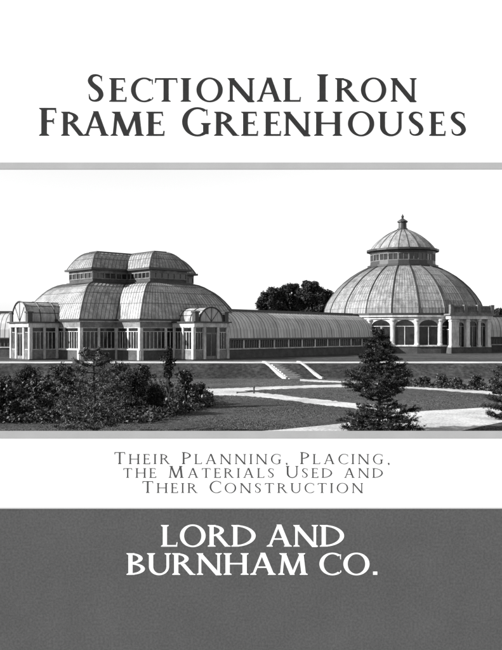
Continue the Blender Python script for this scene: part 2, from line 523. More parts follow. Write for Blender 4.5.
# ------------------------------------------------------------------ curved-roof ranges
def gallery(name, P1, P2, half, label, bay=3.6, z_e=4.1, z_r=8.2):
    """a long low range, its seen side to the right of P1 -> P2"""
    P1, P2 = Vector((*P1, 0)), Vector((*P2, 0))
    L = (P2 - P1).length
    t = empty(name, P1, math.atan2(P2.y - P1.y, P2.x - P1.x), label, 'greenhouse')
    W = 2 * half
    m = MB(); m.box(0, L, 0, W, TERR - 0.3, 2.75); m.build('base_wall', 'stone', t)
    m = MB(); m.box(-0.02, L + 0.02, -0.12, W + 0.12, 2.75, 2.88); m.build('sill', 'drab_paint', t)
    m = MB(); m.box(-0.02, L + 0.02, -0.3, W + 0.3, z_e - 0.02, z_e + 0.2); m.build('gutter', 'dark_iron', t)
    nb = max(1, round(L / bay))
    for k in range(nb):
        s0, s1 = L * k / nb, L * (k + 1) / nb
        pm = MB(); pm.box(s0 - 0.13, s0 + 0.13, -0.06, 0.2, 2.88, z_e - 0.02); pm.build('pilaster', 'white_paint', t)
        add_window(t, (s0 + 0.13, 0.06), (s1 - 0.13, 0.06), 2.88, z_e - 0.02, 6, None, bar=0.07, fr=0.08, frame_mat='grey_paint')
    m = MB(); m.box(0, L, W - 0.2, W, 2.88, z_e - 0.02); m.build('back_wall', 'stone', t)
    NSEG = 12
    prof = []
    for k in range(NSEG + 1):
        a = math.pi * k / NSEG
        prof.append((half - (half + 0.1) * math.cos(a), z_e + 0.2 + (z_r - z_e - 0.2) * math.sin(a) ** 0.85 if 0 < k < NSEG else z_e + 0.2))
    gl, br = MB(), MB()
    v = 0
    nseg_x = max(1, round(L / 6))
    for (y0, z0), (y1, z1) in zip(prof, prof[1:]):
        h = math.hypot(y1 - y0, z1 - z0)
        gl.face([(0, y0, z0), (L, y0, z0), (L, y1, z1), (0, y1, z1)], 0, [(0, v), (L, v), (L, v + h), (0, v + h)])
        v += h
    for s in (0, L):
        gl.face([(s, y, z) for y, z in (prof if s else prof[::-1])])
    gl.build('roof', 'pale_glass', t)
    nbar = round(L / 0.7)
    for k in range(nbar + 1):
        s = L * k / nbar
        br.tube([(s, y, z + 0.012) for y, z in prof], 0.05 if k % 4 == 0 else 0.028, 4, cap=False)
    br.build('glazing_bars', 'glazing_bar', t)
    m = MB(); m.box(0, L, half - 0.14, half + 0.14, z_r - 0.02, z_r + 0.22)
    m.box(0, L, half - 1.25, half - 1.05, z_r - 0.25, z_r + 0.05)
    m.build('ridge_vent', 'dark_iron', t)
    return t
gallery('connecting_range', (-3.2, 107.5), (20.8, 137.0), 3.9, 'long curved-roof glass range linking the cross-shaped house to the dome')
gallery('glass_range', (-75, 121.0), (-24.0, 121.0), 3.9, 'low glass range running out of frame left of the cross-shaped house')
gallery('glass_range', (41.0, 149.0), (95, 152.0), 3.9, 'low glass range running out of frame right of the domed house')

# ------------------------------------------------------------------ the domed rotunda on the right
RX, RY = 28.5, 150.4
ro = empty('domed_greenhouse', (RX, RY, 0), 0, 'round domed iron greenhouse with lantern and finial above a white colonnade', 'greenhouse')
RD, N20 = 15.4, 20
PH = R(-90)
N24, PH24 = 24, R(-91.9)
def poly(r, n=N20, ph=PH):
    return [(r * math.cos(ph + 2 * math.pi * k / n), r * math.sin(ph + 2 * math.pi * k / n)) for k in range(n)]
m = MB(); m.prism(poly(RD + 0.3, N24, PH24), TERR - 0.3, 2.72); m.build('base_wall', 'stone', ro)
m = MB(); m.prism(poly(RD + 0.42, N24, PH24), 2.72, 2.88); m.build('sill', 'white_paint', ro)
m = MB(); m.prism(poly(RD + 0.22, N24, PH24), 7.35, 7.75); m.build('entablature', 'white_paint', ro)
m = MB(); m.prism(poly(RD + 0.5, N24, PH24), 7.75, 7.98); m.build('cornice', 'white_paint', ro)
m = MB(); m.prism(poly(RD + 0.35, N24, PH24), 7.98, 8.4); m.build('parapet', 'dark_iron', ro)
pp = poly(RD, N24, PH24)
for k in range(N24):
    a, b = Vector(pp[k]), Vector(pp[(k + 1) % N24])
    mid = (a + b) / 2
    if mid.y > RD * 0.72:
        continue
    d = (b - a).normalized()
    c = MB()
    an = math.atan2(a.y, a.x)
    rr = RD + 0.02
    c.lathe([(0.46, 2.88), (0.46, 3.15), (0.36, 3.25), (0.33, 6.85), (0.36, 6.95), (0.46, 7.1), (0.46, 7.35)], 10, 0, (rr * math.cos(an), rr * math.sin(an)))
    c.build('column', 'white_paint', ro)
    L = (b - a).length
    add_window(ro, a + d * 0.3, b - d * 0.3, 2.88, 7.35, 2, 0.72, arch=True, bar=0.10, fr=0.10)
dome_prof = [(14.75, 8.4), (14.62, 9.3), (14.1, 10.6), (13.25, 11.9), (12.2, 13.2), (11.0, 14.35), (9.75, 15.35), (8.4, 16.2), (7.2, 16.85), (6.2, 17.3)]
m = MB(); m.lathe(dome_prof, N20, 0, ph=PH); m.build('dome', 'dome_glass', ro)
for k in range(N20):
    t = PH + 2 * math.pi * k / N20
    rb = MB(); rb.tube([(r * math.cos(t), r * math.sin(t), z + .03) for r, z in dome_prof], 0.12, 6)
    rb.build('dome_rib', 'dark_iron', ro)
gb = MB()
for k in range(N20 * 8):
    if k % 8 == 0:
        continue
    j, f_ = divmod(k, 8)
    t0, t1 = PH + 2 * math.pi * j / N20, PH + 2 * math.pi * (j + 1) / N20
    q = f_ / 8
    gb.tube([((r * (math.cos(t0) * (1 - q) + math.cos(t1) * q)), (r * (math.sin(t0) * (1 - q) + math.sin(t1) * q)), z + .01) for r, z in dome_prof], 0.03, 4, cap=False)
for i in (1, 2, 3, 4, 5, 6, 7):
    r, z = dome_prof[i]
    P = poly(r)
    for k in range(N20):
        gb.tube([(*P[k], z), (*P[(k + 1) % N20], z)], 0.028, 4, cap=False)
gb.build('glazing_bars', 'glazing_bar', ro)
lp = poly(6.0)
m = MB(); m.lathe([(6.6, 17.2), (6.6, 17.55), (6.1, 17.6), (6.05, 18.25)], N20, 0, ph=PH); m.build('lantern_curb', 'dark_iron', ro)
for k in range(N20):
    add_window(ro, lp[k], lp[(k + 1) % N20], 18.25, 19.6, 2, None, bar=0.09, frame_mat='grey_paint', fr=0.13)
m = MB(); m.lathe([(6.08, 19.6), (6.12, 20.1), (6.75, 20.15), (6.75, 20.5), (6.0, 20.6)], N20, 0, ph=PH); m.build('lantern_cornice', 'dark_iron', ro)
up_prof = [(6.0, 20.6), (5.6, 21.15), (4.95, 21.85), (4.15, 22.55), (3.3, 23.2), (2.4, 23.75), (1.55, 24.15), (0.95, 24.4)]
m = MB(); m.lathe(up_prof, N20, 0, ph=PH); m.build('upper_dome', 'dome_glass', ro)
rb = MB()
for k in range(N20):
    t = PH + 2 * math.pi * k / N20
    rb.tube([(r * math.cos(t), r * math.sin(t), z + .02) for r, z in up_prof], 0.06, 5)
rb.build('upper_rib', 'dark_iron', ro)
m = MB(); m.lathe([(1.0, 24.3), (1.0, 24.6), (0.78, 24.7), (0.74, 25.7), (0.98, 25.8), (0.98, 26.0), (0.6, 26.25), (0.3, 26.45), (0.16, 26.6), (0.28, 26.85), (0.16, 27.1), (0.0, 27.4)], 12)
m.build('finial', 'dark_iron', ro)

# entrance pavilion on the right flank of the rotunda
PA = R(-44)
pn = Vector((math.cos(PA), math.sin(PA), 0))
pavn = Vector((0.30, -0.954, 0)).normalized()
pd = Vector((-pavn.y, pavn.x, 0))
PO = Vector((7.5, -11.4, 0))
pav = MB(); pav.boxf(PO, pd, pavn, -3.9, 3.9, -4.5, 4.2, TERR - 0.3, 2.6)
pv = pav.build('entrance_pavilion', 'stone', ro)
m = MB()
def pier(s, w, q0, q1):
    p = MB()
    p.boxf(PO, pd, pavn, s - w, s + w, q0, q1, 2.602, 7.35)
    p.boxf(PO, pd, pavn, s - w - 0.08, s + w + 0.08, q0 - 0.08, q1 + 0.08, 6.95, 7.1)
    p.boxf(PO, pd, pavn, s - w - 0.08, s + w + 0.08, q0 - 0.08, q1 + 0.08, 2.601, 2.9)
    p.build('pier', 'white_paint', pv)
for s, w in ((-3.1, 0.75), (-0.62, 0.34), (3.5, 0.28)):
    pier(s, w, 3.3, 4.1)
for q in (-0.6, 1.6):
    for s in (-3.55, 3.55):
        pier(s, 0.25, q - 0.3, q + 0.3)
c = MB()
cc = PO + pd * 1.75 + pavn * 3.75
c.lathe([(0.42, 2.6), (0.42, 2.85), (0.3, 2.95), (0.26, 6.85), (0.42, 7.05), (0.42, 7.35)], 10, 0, (cc.x, cc.y))
c.build('column', 'white_paint', pv)
def ppt(s, q):
    p = PO + pd * s + pavn * q
    return (p.x, p.y)
for s0, s1 in ((-2.35, -0.96), (-0.28, 1.5), (1.9, 3.22)):
    add_window(pv, ppt(s0, 3.4), ppt(s1, 3.4), 2.6, 7.35, 2, 0.74, arch=True, fr=0.07, bar=0.09, frame_mat='drab_paint')
for q0, q1 in ((-0.3, 1.3), (1.9, 3.3)):
    add_window(pv, ppt(3.6, q1), ppt(3.6, q0), 2.6, 7.35, 2, 0.62, fr=0.14)
    add_window(pv, ppt(-3.6, q0), ppt(-3.6, q1), 2.6, 7.35, 2, 0.62, fr=0.14)
m = MB()
m.boxf(PO, pd, pavn, -4.1, 4.1, -4.5, 4.3, 7.352, 7.95)
m.boxf(PO, pd, pavn, -4.4, 4.4, -4.5, 4.6, 7.95, 8.25, 1)
m.build('entablature', ['white_paint', 'grey_paint'], pv)
m = MB()
for s in (-3.9, -1.3, 1.3, 3.9):
    m.boxf(PO, pd, pavn, s - 0.32, s + 0.32, 3.9, 4.5, 8.252, 9.75)
m.boxf(PO, pd, pavn, -3.9, 3.9, 4.0, 4.4, 9.30, 9.58)
m.boxf(PO, pd, pavn, -3.9, 3.9, 4.0, 4.4, 8.254, 8.5)
for k in range(26):
    s = -3.7 + k * 0.296
    m.boxf(PO, pd, pavn, s - 0.09, s + 0.09, 4.1, 4.3, 8.5, 9.3)
m.boxf(PO, pd, pavn, 3.9 - 0.2, 3.9 + 0.2, -3.0, 4.0, 8.256, 9.5)
m.build('balustrade', 'grey_paint', pv)

# ------------------------------------------------------------------ trees, shrubs
def leaf_mesh(name, mats, centres, normals_jit, size, mi, parent, rng, aspect=0.6):
    """many leaf-sized faces; centres (n,3)"""
    n = len(centres)
    u = rng.normal(size=(n, 3)); u /= np.linalg.norm(u, axis=1)[:, None]
    w = rng.normal(size=(n, 3)); w[:, 2] += normals_jit
    w /= np.linalg.norm(w, axis=1)[:, None]
    u = np.cross(u, w); u /= np.maximum(np.linalg.norm(u, axis=1), 1e-6)[:, None]
    v = np.cross(w, u)
    s = size * rng.uniform(0.6, 1.4, size=(n, 1))
    a = centres - u * s
    b = centres + v * s * aspect
    c = centres + u * s
    d = centres - v * s * aspect
    verts = np.stack([a, b, c, d], axis=1).reshape(-1, 3)
    me = bpy.data.meshes.new(name)
    me.vertices.add(4 * n); me.vertices.foreach_set('co', verts.ravel())
    me.loops.add(4 * n); me.loops.foreach_set('vertex_index', np.arange(4 * n))
    me.polygons.add(n); me.polygons.foreach_set('loop_start', np.arange(n) * 4); me.polygons.foreach_set('loop_total', np.full(n, 4))
    for q in mats:
        me.materials.append(M[q])
    me.polygons.foreach_set('material_index', mi)
    me.update(calc_edges=True)
    o = bpy.data.objects.new(name, me)
    COL.objects.link(o)
    if parent: o.parent = parent
    return o

def blob_points(rng, blobs, per):
    """points clustered in the shells of several leaf clumps: (x, y, z, rx, rz)"""
    P = []; ids = []
    for k, (x, y, z, rx, rz) in enumerate(blobs):
        n = int(per * rx * rx * 4)
        d = rng.normal(size=(n, 3)); d /= np.linalg.norm(d, axis=1)[:, None]
        r = rng.uniform(0.25, 1.0, size=(n, 1)) ** 0.5
        p = d * r * np.array([rx, rx, rz]) + rng.normal(size=(n, 3)) * 0.08 * rx
        P.append(p + np.array([x, y, z])); ids.append(np.full(n, k))
    return np.concatenate(P), np.concatenate(ids)

def shrub(name, px, y_base, w_px, h_px, seed, label, cat='shrub', mats=('leaf_dark', 'leaf_mid', 'leaf_pale'), mix=(0.5, 0.38, 0.12), leaf=0.12, clumps=9, per=110, group=None, base_z=0.0, loose=0.0):
    x, Y = ground_at(px, y_base, base_z)
    sc = Y / F
    W, H = w_px * sc, h_px * sc
    rng = np.random.default_rng(seed)
    t = empty(name, (x, Y, base_z), 0, label, cat, group)
    blobs = []
    for k in range(clumps):
        h = rng.uniform(0.12, 0.92) * H
        spread = W * 0.5 * (1.0 - 0.7 * max(0, h / H - 0.35) / 0.65)
        a = rng.uniform(0, 2 * math.pi); rr = spread * rng.uniform(0.1, 1.0)
        r = W * rng.uniform(0.08, 0.19)
        blobs.append((rr * math.cos(a), rr * math.sin(a), h, r, r * rng.uniform(0.6, 1.3)))
    blobs.append((0, 0, H * 0.93, W * 0.1, H * 0.12))
    P, ids = blob_points(rng, blobs, per / max(0.3, W * W * 0.05) * 1.0)
    # loose sprays that break the outline
    sp = []
    for k in range(clumps):
        a = rng.uniform(0, 6.283); ti = rng.uniform(0.15, 1.1)
        u0 = np.array([0, 0, H * rng.uniform(0.3, 0.7)])
        u1 = np.array([math.cos(a) * W * 0.5 * math.sin(ti) * 1.1, math.sin(a) * W * 0.5 * math.sin(ti) * 1.1, u0[2] + (H * 1.1 - u0[2]) * math.cos(ti)])
        q = rng.uniform(0.3, 1.0, size=(36, 1))
        sp.append(u0 + (u1 - u0) * q + rng.normal(size=(36, 3)) * 0.07)
    P = np.concatenate([P] + sp)
    P = P[P[:, 2] > 0.03]
    mi = rng.choice(len(mats), size=len(P), p=mix)
    leaf_mesh('foliage', mats, P, 0.8, leaf, mi, t, rng)
    s = MB()
    for b in blobs:
        s.tube([(0, 0, -0.1), (b[0] * 0.35, b[1] * 0.35, b[2] * 0.45), (b[0], b[1], b[2])], [0.05 * H / 2.5, 0.035 * H / 2.5, 0.012], 5)
    s.build('stem', 'bark', t)
    return t

def conifer(name, px, y_base, levels, y_top, seed, label, per_branch=13, needle=0.052, mats=('needles', 'leaf_mid', 'leaf_pale'), mix=(0.74, 0.22, 0.04), fuzz=0.026):
    """levels: (y pixel, reach in pixels, branches); a trunk with whorls of branches bearing needle tufts"""
    x, Y = ground_at(px, y_base)
    sc = Y / F
    rng = np.random.default_rng(seed)
    t = empty(name, (x, Y, 0), 0, label, 'tree')
    H = (y_base - y_top) * sc
    tr = MB()
    tr.tube([(0, 0, -0.1), (0.03, 0, H * 0.3), (-0.02, 0.02, H * 0.65), (0, 0, H * 0.98)], [0.11, 0.085, 0.055, 0.012], 8)
    tr.build('trunk', 'bark', t)
    br = MB()
    C = []
    for (yl, reach, nb, droop, dens) in levels:
        z = (y_base - yl) * sc
        ph = rng.uniform(0, 6.28)
        for k in range(nb):
            a = ph + 2 * math.pi * (k + rng.uniform(-0.25, 0.25)) / nb
            Lb = 0.92 * reach * sc * rng.uniform(0.6, 1.12)
            zz = z + rng.uniform(-0.06, 0.06) * H * 0.4
            tip = np.array([math.cos(a) * Lb, math.sin(a) * Lb, zz + droop * Lb + rng.uniform(-0.05, 0.1)])
            mid = np.array([math.cos(a) * Lb * 0.5, math.sin(a) * Lb * 0.5, zz + droop * Lb * 0.25])
            root = np.array([0, 0, zz])
            br.tube([root, mid, tip], [0.028, 0.018, 0.006], 5)
            out = np.array([math.cos(a), math.sin(a), 0]); lat = np.array([-math.sin(a), math.cos(a), 0])
            for q in range(int(per_branch * dens * (0.35 + Lb))):
                u = rng.uniform(0.18, 1.0) ** 0.75
                b0 = root + (mid - root) * u * 2 if u < 0.5 else mid + (tip - mid) * (u * 2 - 1)
                dr_ = out * rng.uniform(0.3, 1.0) + lat * rng.normal() * 0.75 + np.array([0, 0, rng.uniform(-0.15, 0.55)])
                ln = (0.16 + 0.26 * Lb * (1 - 0.55 * u)) * rng.uniform(0.6, 1.3)
                b1 = b0 + dr_ / np.linalg.norm(dr_) * ln
                tt_ = rng.uniform(0.05, 1.08, size=(34, 1))
                C.append(b0 + (b1 - b0) * tt_ + rng.normal(size=(34, 3)) * fuzz)
    P = np.concatenate(C)
    P = P[P[:, 2] > 0.05]
    mi = rng.choice(3, size=len(P), p=list(mix))
    leaf_mesh('crown', mats, P, 0.5, needle, mi, t, rng, aspect=0.26)
    br.build('branches', 'bark', t)
    return t

conifer('conifer', 379, 433, [
    (429, 43, 12, 0.02, 1.3), (423, 40, 11, 0.08, 1.3), (416, 36, 9, 0.16, 1.1), (409, 24, 6, 0.2, 0.8),
    (401, 20, 5, 0.25, 0.7), (396, 24, 6, 0.05, 0.9),
    (391, 30, 8, -0.05, 1.2), (385, 36, 9, 0.0, 1.3), (379, 36, 9, 0.1, 1.2), (372, 31, 8, 0.2, 1.1), (366, 22, 6, 0.3, 0.8),
    (359, 19, 7, -0.05, 1.6), (353, 17, 7, 0.05, 1.7), (347, 13, 6, 0.2, 1.7), (341, 9, 5, 0.5, 1.6), (335, 5, 4, 0.9, 1.4)], 329, 11,
    'dark conifer with tiered ragged branches standing beside the broad drive')
conifer('conifer', 505, 419, [
    (416, 20, 9, 0.05, 1.3), (409, 20, 9, 0.1, 1.3), (401, 20, 9, 0.1, 1.3), (393, 18, 8, 0.15, 1.2), (385, 16, 7, 0.2, 1.3), (378, 12, 6, 0.35, 1.4), (371, 7, 5, 0.5, 1.3)], 360, 12,
    'dark conifer cut off by the right edge of the view')

# young broadleaf tree in the middle of the left border
def broadleaf(name, x, Y, z0, H, blobs, seed, label, mats, mix, leaf, per, group=None, trunk_r=0.12, cat='tree'):
    rng = np.random.default_rng(seed)
    t = empty(name, (x, Y, z0), 0, label, cat, group)
    tr = MB()
    tr.tube([(0, 0, -0.2), (0.04 * H * 0.1, 0, H * 0.3), (0, 0.0, H * 0.6), (0, 0, H * 0.85)], [trunk_r, trunk_r * 0.8, trunk_r * 0.5, trunk_r * 0.15], 8)
    for b in blobs:
        zs = max(0.12 * H, b[2] - 0.25 * H)
        tr.tube([(0, 0, zs), (b[0] * 0.5, b[1] * 0.5, (zs + b[2]) / 2 + 0.02 * H), (b[0], b[1], b[2])], [trunk_r * 0.45, trunk_r * 0.3, trunk_r * 0.08], 5)
    tr.build('trunk', 'bark', t)
    P, ids = blob_points(rng, blobs, per)
    P = P[P[:, 2] > 0.05]
    mi = rng.choice(len(mats), size=len(P), p=mix)
    leaf_mesh('crown', mats, P, 0.6, leaf, mi, t, rng)
    return t
conifer('young_tree', 94, 436, [
    (427, 36, 7, 0.1, 0.9), (416, 44, 7, 0.14, 0.9), (405, 46, 7, 0.16, 0.9), (394, 42, 6, 0.2, 0.9),
    (384, 37, 6, 0.2, 0.9), (375, 31, 6, 0.22, 1.0), (367, 23, 5, 0.3, 1.1), (360, 15, 5, 0.45, 1.2), (354, 8, 4, 0.9, 1.3)], 342, 19,
    'tallest young tree of the left border, pale-flecked, with open tiered branches and a pointed top',
    per_branch=8, needle=0.062, mats=('leaf_dark', 'leaf_mid', 'leaf_pale'), mix=(0.42, 0.32, 0.26), fuzz=0.036)

# shrubs of the left border
SH = [
    (8, 419, 40, 40, 'broad dark shrub cut off by the left edge of the view'),
    (30, 400, 36, 30, 'low dark shrub with a rounded top before the left porch'),
    (40, 416, 42, 38, 'dense shrub with pale leaf tips at the near left of the young tree'),
    (62, 404, 34, 38, 'tall bushy shrub just left of the young tree'),
    (132, 416, 36, 44, 'leafy shrub just right of the young tree'),
    (118, 398, 30, 34, 'upright dark shrub behind the right side of the young tree'),
    (142, 402, 34, 34, 'dark shrub below the bright corner pilaster'),
    (152, 414, 30, 28, 'low spreading shrub at the front edge of the border'),
    (186, 408, 26, 36, 'rounded dark shrub near the right end of the border'),
    (200, 405, 16, 20, 'small pale-tipped shrub at the right tip of the border'),
]
for k, (px, yb, w, h, lab) in enumerate(SH):
    shrub('shrub', px, yb, w, h, 20 + k, lab, leaf=(0.075, 0.055, 0.10)[k % 3], clumps=(22, 30, 16)[k % 3], per=(190, 240, 120)[k % 3], group='shrubs of the left border',
          mats=(('leaf_dark', 'leaf_mid', 'leaf_pale'), ('needles', 'leaf_dark', 'leaf_mid'), ('leaf_dark', 'leaf_mid', 'leaf_grey'))[k % 3],
          mix=((0.58, 0.32, 0.10), (0.5, 0.34, 0.16), (0.3, 0.42, 0.28))[k % 3])
shrub('slender_conifer', 168, 408, 16, 57, 41, 'slender pointed evergreen in front of the right-hand dark windows', 'shrub', ('needles', 'leaf_mid'), (0.8, 0.2), 0.09, 14, 130)
# low shrubs beyond the right-hand path
for k, (px, yb, w, h, lab) in enumerate([
    (404, 386, 18, 18, 'tallest round shrub beyond the path, right of the big conifer'),
    (424, 387, 16, 9, 'low shrub in the bed beyond the path, second from the conifer'),
    (442, 388, 15, 12, 'middle shrub of the low bed beyond the path'),
    (458, 389, 17, 10, 'wide low shrub right of the middle of the bed beyond the path'),
    (476, 390, 16, 13, 'bushy shrub near the right end of the bed beyond the path'),
    (494, 391, 14, 12, 'last shrub of the bed beyond the path, at the right edge of the view')]):
    shrub('shrub', px, yb, w, h, 60 + k, lab, leaf=0.09, clumps=12, per=150, group='low shrubs beyond the right-hand path', mix=(0.6, 0.3, 0.1))

rng = np.random.default_rng(78)
n = 5200
pxs = rng.uniform(386, 520, size=n)
yy = 383.5 + (pxs - 386) * 0.055 + rng.uniform(-2.2, 2.2, size=n)
Yg = CAM_Z * F / (yy - HORIZON)
P = np.stack([(pxs - 251) * Yg / F, Yg, rng.uniform(0, 1, size=n) ** 1.3 * (0.35 + 0.25 * np.sin(pxs * 0.55)) + 0.02], axis=1)
tag(leaf_mesh('bedding_plants', ('leaf_dark', 'leaf_mid', 'leaf_pale'), P, 1.0, 0.10, rng.choice(3, size=n, p=[0.6, 0.28, 0.12]), None, rng),
    'low bedding plants filling the bed beyond the right-hand path', 'undergrowth', kind='stuff')
# ground cover that fills the left border and tufts along its edge
rng = np.random.default_rng(77)
n = 26000
U = rng.uniform(0, 1, size=n); V = rng.uniform(0, 1, size=n)
pxs = -25 + U * 238
ymax = np.where(pxs < 150, 424, 424 - (pxs - 150) * 0.28)
ymin = np.where(pxs < 150, 378, 378 + (pxs - 150) * 0.32)
yy = ymin + (ymax - ymin) * V ** 0.8
Yg = CAM_Z * F / (yy - HORIZON)
Xg = (pxs - 251) * Yg / F
bump = 0.35 + 0.3 * np.sin(Xg * 1.3) * np.cos(Yg * 0.9)
P = np.stack([Xg, Yg, rng.uniform(0, 1, size=n) ** 1.4 * (bump + 0.25) + 0.02], axis=1)
tag(leaf_mesh('undergrowth', ('leaf_dark', 'leaf_mid', 'leaf_pale'), P, 1.0, 0.10, rng.choice(3, size=n, p=[0.66, 0.28, 0.06]), None, rng),
    'dense dark undergrowth filling the left border between the shrubs', 'undergrowth', kind='stuff')
# short grass that roughens the lawn, kept off the paths
n = 110000
Yg = 37 / (1 - rng.uniform(0, 1, size=n) * (1 - 37 / 87.0))
pxs = rng.uniform(-20, 522, size=n)
yp = HORIZON + CAM_Z * F / Yg
keep = np.ones(n, bool)
for pts in RIBBONS:
    a = np.array(pts)
    yc, hw = np.interp(pxs, a[:, 0], a[:, 1]), np.interp(pxs, a[:, 0], a[:, 2])
    keep &= ~((np.abs(yp - yc) < hw + 0.15) & (pxs > a[0, 0] - 1) & (pxs < a[-1, 0] + 1))
tt, bt = np.array(top), np.array(bot)
keep &= ~((yp > np.interp(pxs, tt[:, 0], tt[:, 1]) - 0.2) & (yp < np.interp(pxs, bt[:, 0], bt[:, 1]) + 0.3) & (pxs > 250))
Yg, pxs = Yg[keep], pxs[keep]; n = len(Yg)
Xg = (pxs - 251) * Yg / F
h = rng.uniform(0.02, 0.06, size=n) * (0.7 + 0.5 * np.sin(Xg * 0.7 + Yg * 0.25) * np.cos(Yg * 0.5))
w = rng.uniform(0.015, 0.04, size=n); an = rng.uniform(0, math.pi, size=n)
dx, dy = np.cos(an) * w, np.sin(an) * w
lean = rng.normal(size=(n, 2)) * 0.03
vt = np.stack([np.stack([Xg - dx, Yg - dy, np.zeros(n)], 1), np.stack([Xg + dx, Yg + dy, np.zeros(n)], 1), np.stack([Xg + lean[:, 0], Yg + lean[:, 1], h], 1)], 1).reshape(-1, 3)
me = bpy.data.meshes.new('grass')
me.vertices.add(3 * n); me.vertices.foreach_set('co', vt.ravel())
me.loops.add(3 * n); me.loops.foreach_set('vertex_index', np.arange(3 * n))
me.polygons.add(n); me.polygons.foreach_set('loop_start', np.arange(n) * 3); me.polygons.foreach_set('loop_total', np.full(n, 3))
for q in ('grass_dark', 'grass_light'):
    me.materials.append(M[q])
me.polygons.foreach_set('material_index', rng.choice(2, size=n, p=[0.55, 0.45]))
me.update(calc_edges=True)
go = bpy.data.objects.new('grass', me); COL.objects.link(go)
tag(go, 'short rough grass growing over the lawn between the paths', 'grass', kind='stuff')

def tree_at(name, px, Y, y_top, w_px, seed, label, group=None):
    sc = Y / F
    rng = np.random.default_rng(seed)
    H = CAM_Z - TERR + (HORIZON - y_top) * sc
    W = w_px * sc
    bl = []
    for k in range(75):
        h = rng.uniform(0.26, 0.94)
        spread = W * 0.5 * math.sqrt(max(0.05, 1 - ((h - 0.58) / 0.46) ** 2))
        a = rng.uniform(0, 6.283); rr = spread * rng.uniform(0.3, 0.9)
        r = W * rng.uniform(0.10, 0.18)
        bl.append((rr * math.cos(a), rr * math.sin(a), h * H, r, r * 0.85))
    return broadleaf(name, (px - 251) * sc, Y, TERR, H, bl, seed, label, ('tree_leaf', 'leaf_mid'), (0.85, 0.15), 0.22, 95, group, trunk_r=0.35)
TG = 'trees rising behind the glass ranges'
tree_at('broadleaf_tree', 272, 172, 286, 33, 91, 'lower dark round-topped tree behind the linking range, farther from the dome', TG)
tree_at('broadleaf_tree', 291, 178, 283, 30, 92, 'middle dark tree behind the linking range, between its two neighbours', TG)
tree_at('broadleaf_tree', 313, 174, 280, 38, 93, 'tallest dark round-topped tree behind the linking range, beside the dome', TG)
tree_at('broadleaf_tree', 499, 190, 308, 20, 94, 'dark tree rising behind the range right of the dome', TG)

# small dark rail with an end post beside the fork of the paths
x, Y = ground_at(254, 393.5)
gp = empty('garden_rail', (x, Y, 0), 0, 'low dark rail with a taller end post beside the fork of the paths', 'rail')
m = MB(); m.tube([(0, 0, -0.1), (0, 0, 0.42), (0, 0, 0.5), (0, 0, 0.62)], [0.07, 0.06, 0.1, 0.03], 10); m.build('post', 'dark_iron', gp)
m = MB(); m.tube([(-1.4, -0.15, 0.10), (-0.06, 0, 0.16)], 0.045, 8); m.tube([(-1.4, -0.15, -0.1), (-1.4, -0.15, 0.16)], 0.05, 8); m.build('rail', 'dark_iron', gp)

